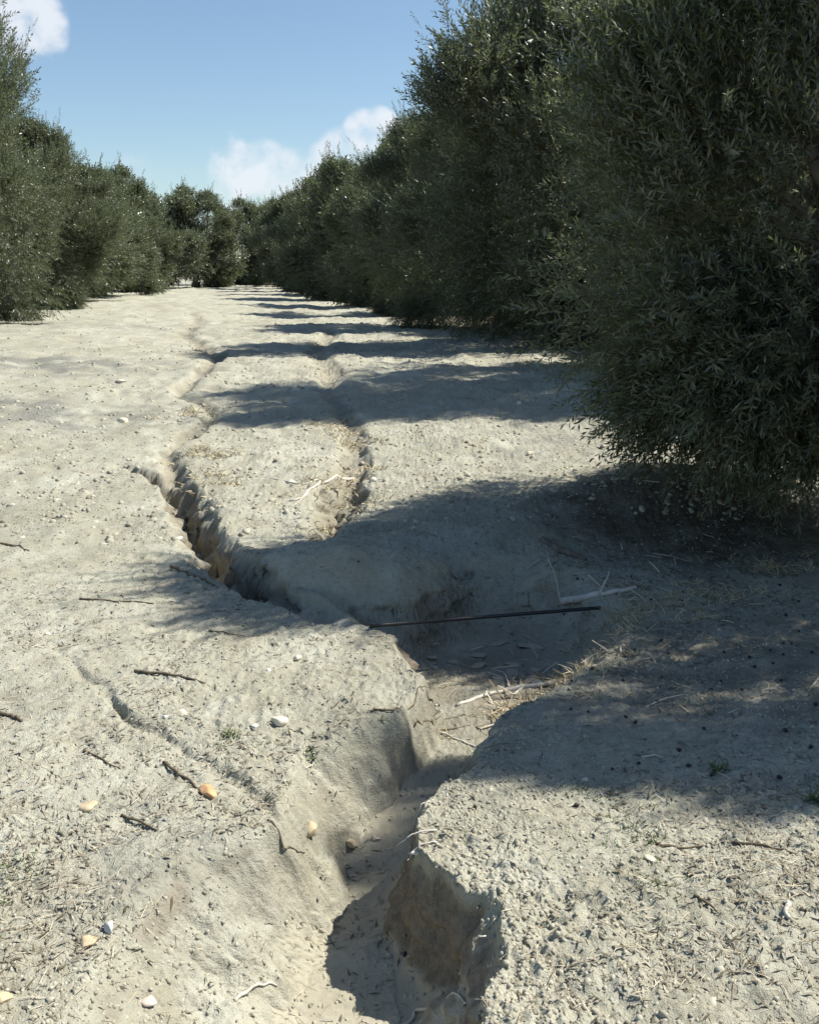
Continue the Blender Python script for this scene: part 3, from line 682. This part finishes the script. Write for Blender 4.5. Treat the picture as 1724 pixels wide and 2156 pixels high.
# ---------------------------------------------------------------- loose stuff on the ground
def scatter(n, d0, d1, seed, pw=1.0, dens=None, xl=(-.56, .56)):
    r = np.random.default_rng(seed); y = np.exp(r.uniform(0, 1, n) ** pw * math.log(d1 / d0)) * d0; x = r.uniform(xl[0], xl[1], n) * (y + .6)
    if dens is not None:
        k = r.random(n) < dens(x, y); x, y = x[k], y[k]
    return x, y, gzs(x, y), r
def strewn(name, mat, x, y, z, r, T, lo, hi, label, cat, tilt=.35, sink=0.0, tintp=1.0, stretch=None):
    """copies of the small template T (verts, faces) laid on the ground, all in one mesh"""
    n = len(x); TV, TF = T; s = r.uniform(lo, hi, n)
    a = r.uniform(0, 2 * np.pi, n); e = r.normal(0, tilt, n)
    D = np.stack([np.cos(a) * np.cos(e), np.sin(a) * np.cos(e), np.sin(e)], -1); A = unit(np.cross(D, np.array([0, 0, 1.0]) + .3 * r.standard_normal((n, 3)))); B = np.cross(D, A)
    sx = s[:, None, None] * (np.ones((n, 1, 1)) if stretch is None else r.uniform(*stretch, (n, 1, 1)))
    V = np.stack([x, y, z - sink * s], -1)[:, None, :] + TV[None, :, 0:1] * D[:, None, :] * sx + s[:, None, None] * (TV[None, :, 1:2] * A[:, None, :] + TV[None, :, 2:3] * -B[:, None, :])
    Fc = (TF[None] + (np.arange(n) * len(TV))[:, None, None]).reshape(-1, TF.shape[1])
    t = np.repeat(r.random(n) ** tintp, len(TF))
    o = mesh_obj(name, V.reshape(-1, 3), Fc, mat, attrs=[('tint', 'FACE', 'FLOAT', t)]); tag(o, label, cat, kind='stuff'); return o
ico = bmesh.new(); bmesh.ops.create_icosphere(ico, subdivisions=1, radius=.5)
IV = np.array([v.co[:] for v in ico.verts]); IF = np.array([[v.index for v in f.verts] for f in ico.faces]); ico.free()
rr_ = np.random.default_rng(1); IV = IV * (1 + .30 * rr_.standard_normal((len(IV), 1))); IV[:, 2] *= .75
M_CLOD = tinted('crumbled_soil', (.235, .215, .16), (.41, .395, .32)); M_STRAW = tinted('dry_straw', (.16, .13, .085), (.58, .52, .40))
M_DLEAF = tinted('dry_olive_leaf', (.10, .085, .055), (.36, .34, .28)); M_DGRASS = tinted('bleached_grass', (.34, .28, .17), (.60, .52, .36)); M_GRASS = tinted('green_weed', (.045, .075, .022), (.13, .18, .06))
def notfloor(x, y):
    z0, c, f = terrain(x, y, True); sl_ = np.hypot(terrain(x + .012, y) - z0, terrain(x, y + .012) - z0) / .012
    return np.where(c > .03, (.12 + .25 * f) * (f > .3) + .75 * (f <= .3), 1.0) * sst(2.0, 1.2, sl_)
def patchy(x, y): return notfloor(x, y) * (.25 + .75 * sst(-.35, .5, fbm(x * 2.3, y * 2.3, 3, 5)))
x, y, z, r = scatter(52000, 1.3, 7.5, 11, 1.1, patchy); strewn('soil_clods', M_CLOD, x, y, z, r, (IV, IF), .003, .0115, 'crumbs and clods of dry pale soil', 'soil', .8, .12, 1.0, (.6, 1.5))
x, y, z, r = scatter(16000, 4.5, 20, 16, 1.0, patchy); strewn('far_clods', M_CLOD, x, y, z, r, (IV, IF), .012, .045, 'clods of dry soil over the lane between the rows', 'soil', .8, .2, 1.0, (.6, 1.6))
def bigd(x, y): return notfloor(x, y) * (.10 + .9 * sst(.25, .32, x) * sst(2.6, 1.9, y)) * sst(-.3, .5, fbm(x * 3.3, y * 3.3, 2, 6))
x, y, z, r = scatter(5000, 1.3, 4.5, 12, 1.0, bigd); strewn('soil_lumps', M_CLOD, x, y, z, r, (IV, IF), .009, .022, 'larger crumbled lumps of dry soil on the banks', 'soil', .8, .25, 1.0, (.7, 1.6))
def edged(x, y):
    XR = np.interp(y, _s[:, 0], _s[:, 4]); return np.exp(-((x - XR - .05) / .09) ** 2) * (y < 2.6)
x, y, z, r = scatter(26000, 1.3, 2.6, 13, 1.0, edged); strewn('rim_crumbs', M_CLOD, x, y, z, r, (IV, IF), .003, .013, 'crumbled soil along the broken right rim', 'soil', .8, .1, 1.0, (.6, 1.6))
LT = (np.array([[-.5, 0, 0], [0, .085, .03], [.5, 0, 0], [0, -.085, .03]]), np.array([[0, 1, 2, 3]]))
ST = (np.array([[-.5, -.02, 0], [0, -.02, .05], [.5, -.012, 0], [.5, .012, 0], [0, .02, .05], [-.5, .02, 0]]), np.array([[0, 1, 4, 5], [1, 2, 3, 4]]))
def pat2(x, y): return notfloor(x, y) * (.15 + .85 * sst(-.3, .6, fbm(x * 1.6 + 7, y * 2.6, 3, 8)))
x, y, z, r = scatter(34000, 1.3, 9, 14, 1.1, pat2); strewn('leaf_litter', M_DLEAF, x, y, z + .002, r, LT, .014, .04, 'dry grey brown olive leaves strewn over the soil', 'leaf litter', .25, 0, 1.3)
x, y, z, r = scatter(36000, 1.3, 8, 15, 1.1, pat2); strewn('straw_litter', M_STRAW, x, y, z + .002, r, ST, .012, .048, 'bits of straw and fine twigs strewn over the soil', 'straw', .2, 0, 1.2)
x, y, z, r = scatter(26000, 3.2, 9, 19, 1.0, lambda x, y: np.exp(-(((x - 1.7) / .9) ** 2 + ((y - 4.6) / .9) ** 2)) + .5 * sst(1.0, 2.5, x + .225 * (y - 9)) * (y > 7), (.0, .75)); strewn('dropped_leaves', M_DLEAF, x, y, z + .003, r, LT, .02, .05, 'drift of dropped leaves under the trees on the right', 'leaf litter', .3, 0, 1.5)
x, y, z, r = scatter(3000, 2.4, 6.5, 20, 1.0, lambda x, y: np.exp(-(((x - 1.4) / .7) ** 2 + ((y - 4.2) / .5) ** 2)) + .6 * np.exp(-(((x - .45) / .4) ** 2 + ((y - 3.3) / .5) ** 2)), (-.3, .6)); strewn('brittle_twigs', M_STRAW, x, y, z + .004, r, ST, .05, .17, 'brittle grey twigs heaped in the hollow below the near tree', 'twigs', .22, 0, 1.6)
def tufts(name, centers, rad, per, h, mat, label, cat, seed, lean=.5, kind=None, group=None, w=.0016):
    r = np.random.default_rng(seed); n = len(centers) * per; c = np.repeat(np.asarray(centers), per, 0)
    x = c[:, 0] + rad * r.standard_normal(n); y = c[:, 1] + rad * .6 * r.standard_normal(n); z = gzs(x, y) - .004
    D = unit(np.stack([lean * r.standard_normal(n), lean * r.standard_normal(n), np.ones(n)], -1)); S = unit(np.cross(D, r.standard_normal((n, 3)))); H_ = h * r.uniform(.4, 1.1, n)
    b = np.stack([x, y, z], -1); bend = np.stack([.5 * lean * r.standard_normal(n), .5 * lean * r.standard_normal(n), -.2 * np.ones(n)], -1)
    m = b + D * H_[:, None] * .55; t = m + (D + bend) * H_[:, None] * .5
    V = np.stack([b - S * w, b + S * w, m + S * w * .8, m - S * w * .8, t + S * w * .25, t - S * w * .25], 1).reshape(-1, 3)
    Fc = (np.array([[0, 1, 2, 3], [3, 2, 4, 5]])[None] + (np.arange(n) * 6)[:, None, None]).reshape(-1, 4)
    o = mesh_obj(name, V, Fc, mat, attrs=[('tint', 'FACE', 'FLOAT', np.repeat(r.random(n), 2))]); tag(o, label, cat, group, kind); return o
def around(pts, n, sx, sy, seed):
    r = np.random.default_rng(seed); out = []
    for (px, py) in pts:
        q = P(px, py)
        for _ in range(n): out.append((q[0] + sx * r.standard_normal(), q[1] + sy * r.standard_normal()))
    return out
tufts('dry_grass', around([(1100, 1410), (1180, 1370), (1260, 1340), (1150, 1420), (1340, 1290), (1500, 1250), (1400, 1270), (1640, 1200)], 14, .10, .07, 1), .025, 26, .05, M_DGRASS, 'bleached dry grass on the lit crest right of the gully', 'dry grass', 3, 1.4, 'stuff')
tufts('rill_grass', around([(690, 1080), (700, 1030), (730, 990), (740, 930), (700, 900), (430, 960), (460, 1020), (430, 740), (400, 870)], 12, .12, .12, 2), .04, 16, .06, M_DGRASS, 'thin brown dry grass along the far rills', 'dry grass', 4, 1.2, 'stuff', w=.003)
tufts('green_grass', around([(20, 1850), (60, 1815), (10, 1920), (1290, 1720), (1330, 1760), (1270, 1660), (1380, 1860), (490, 1550)], 8, .045, .04, 5), .02, 18, .022, M_GRASS, 'sparse short green grass on the banks', 'grass', 5, 1.0, 'stuff', w=.0012)
for i, (px, py, h, lab) in enumerate([(652, 1588, .03, 'small green weed on the left bank above the gully'), (488, 1552, .022, 'tiny green weed by the tilted cream stone'), (1512, 1625, .04, 'dull weed on the right bank below the tree shadow'), (1718, 1690, .05, 'grey green weed at the right edge of the picture')]):
    q = PT(px, py); tufts('weed', [(q[0], q[1])], .012, 46, h, M_GRASS, lab, 'weed', 60 + i, 1.1, None, 'small weeds', .0022)
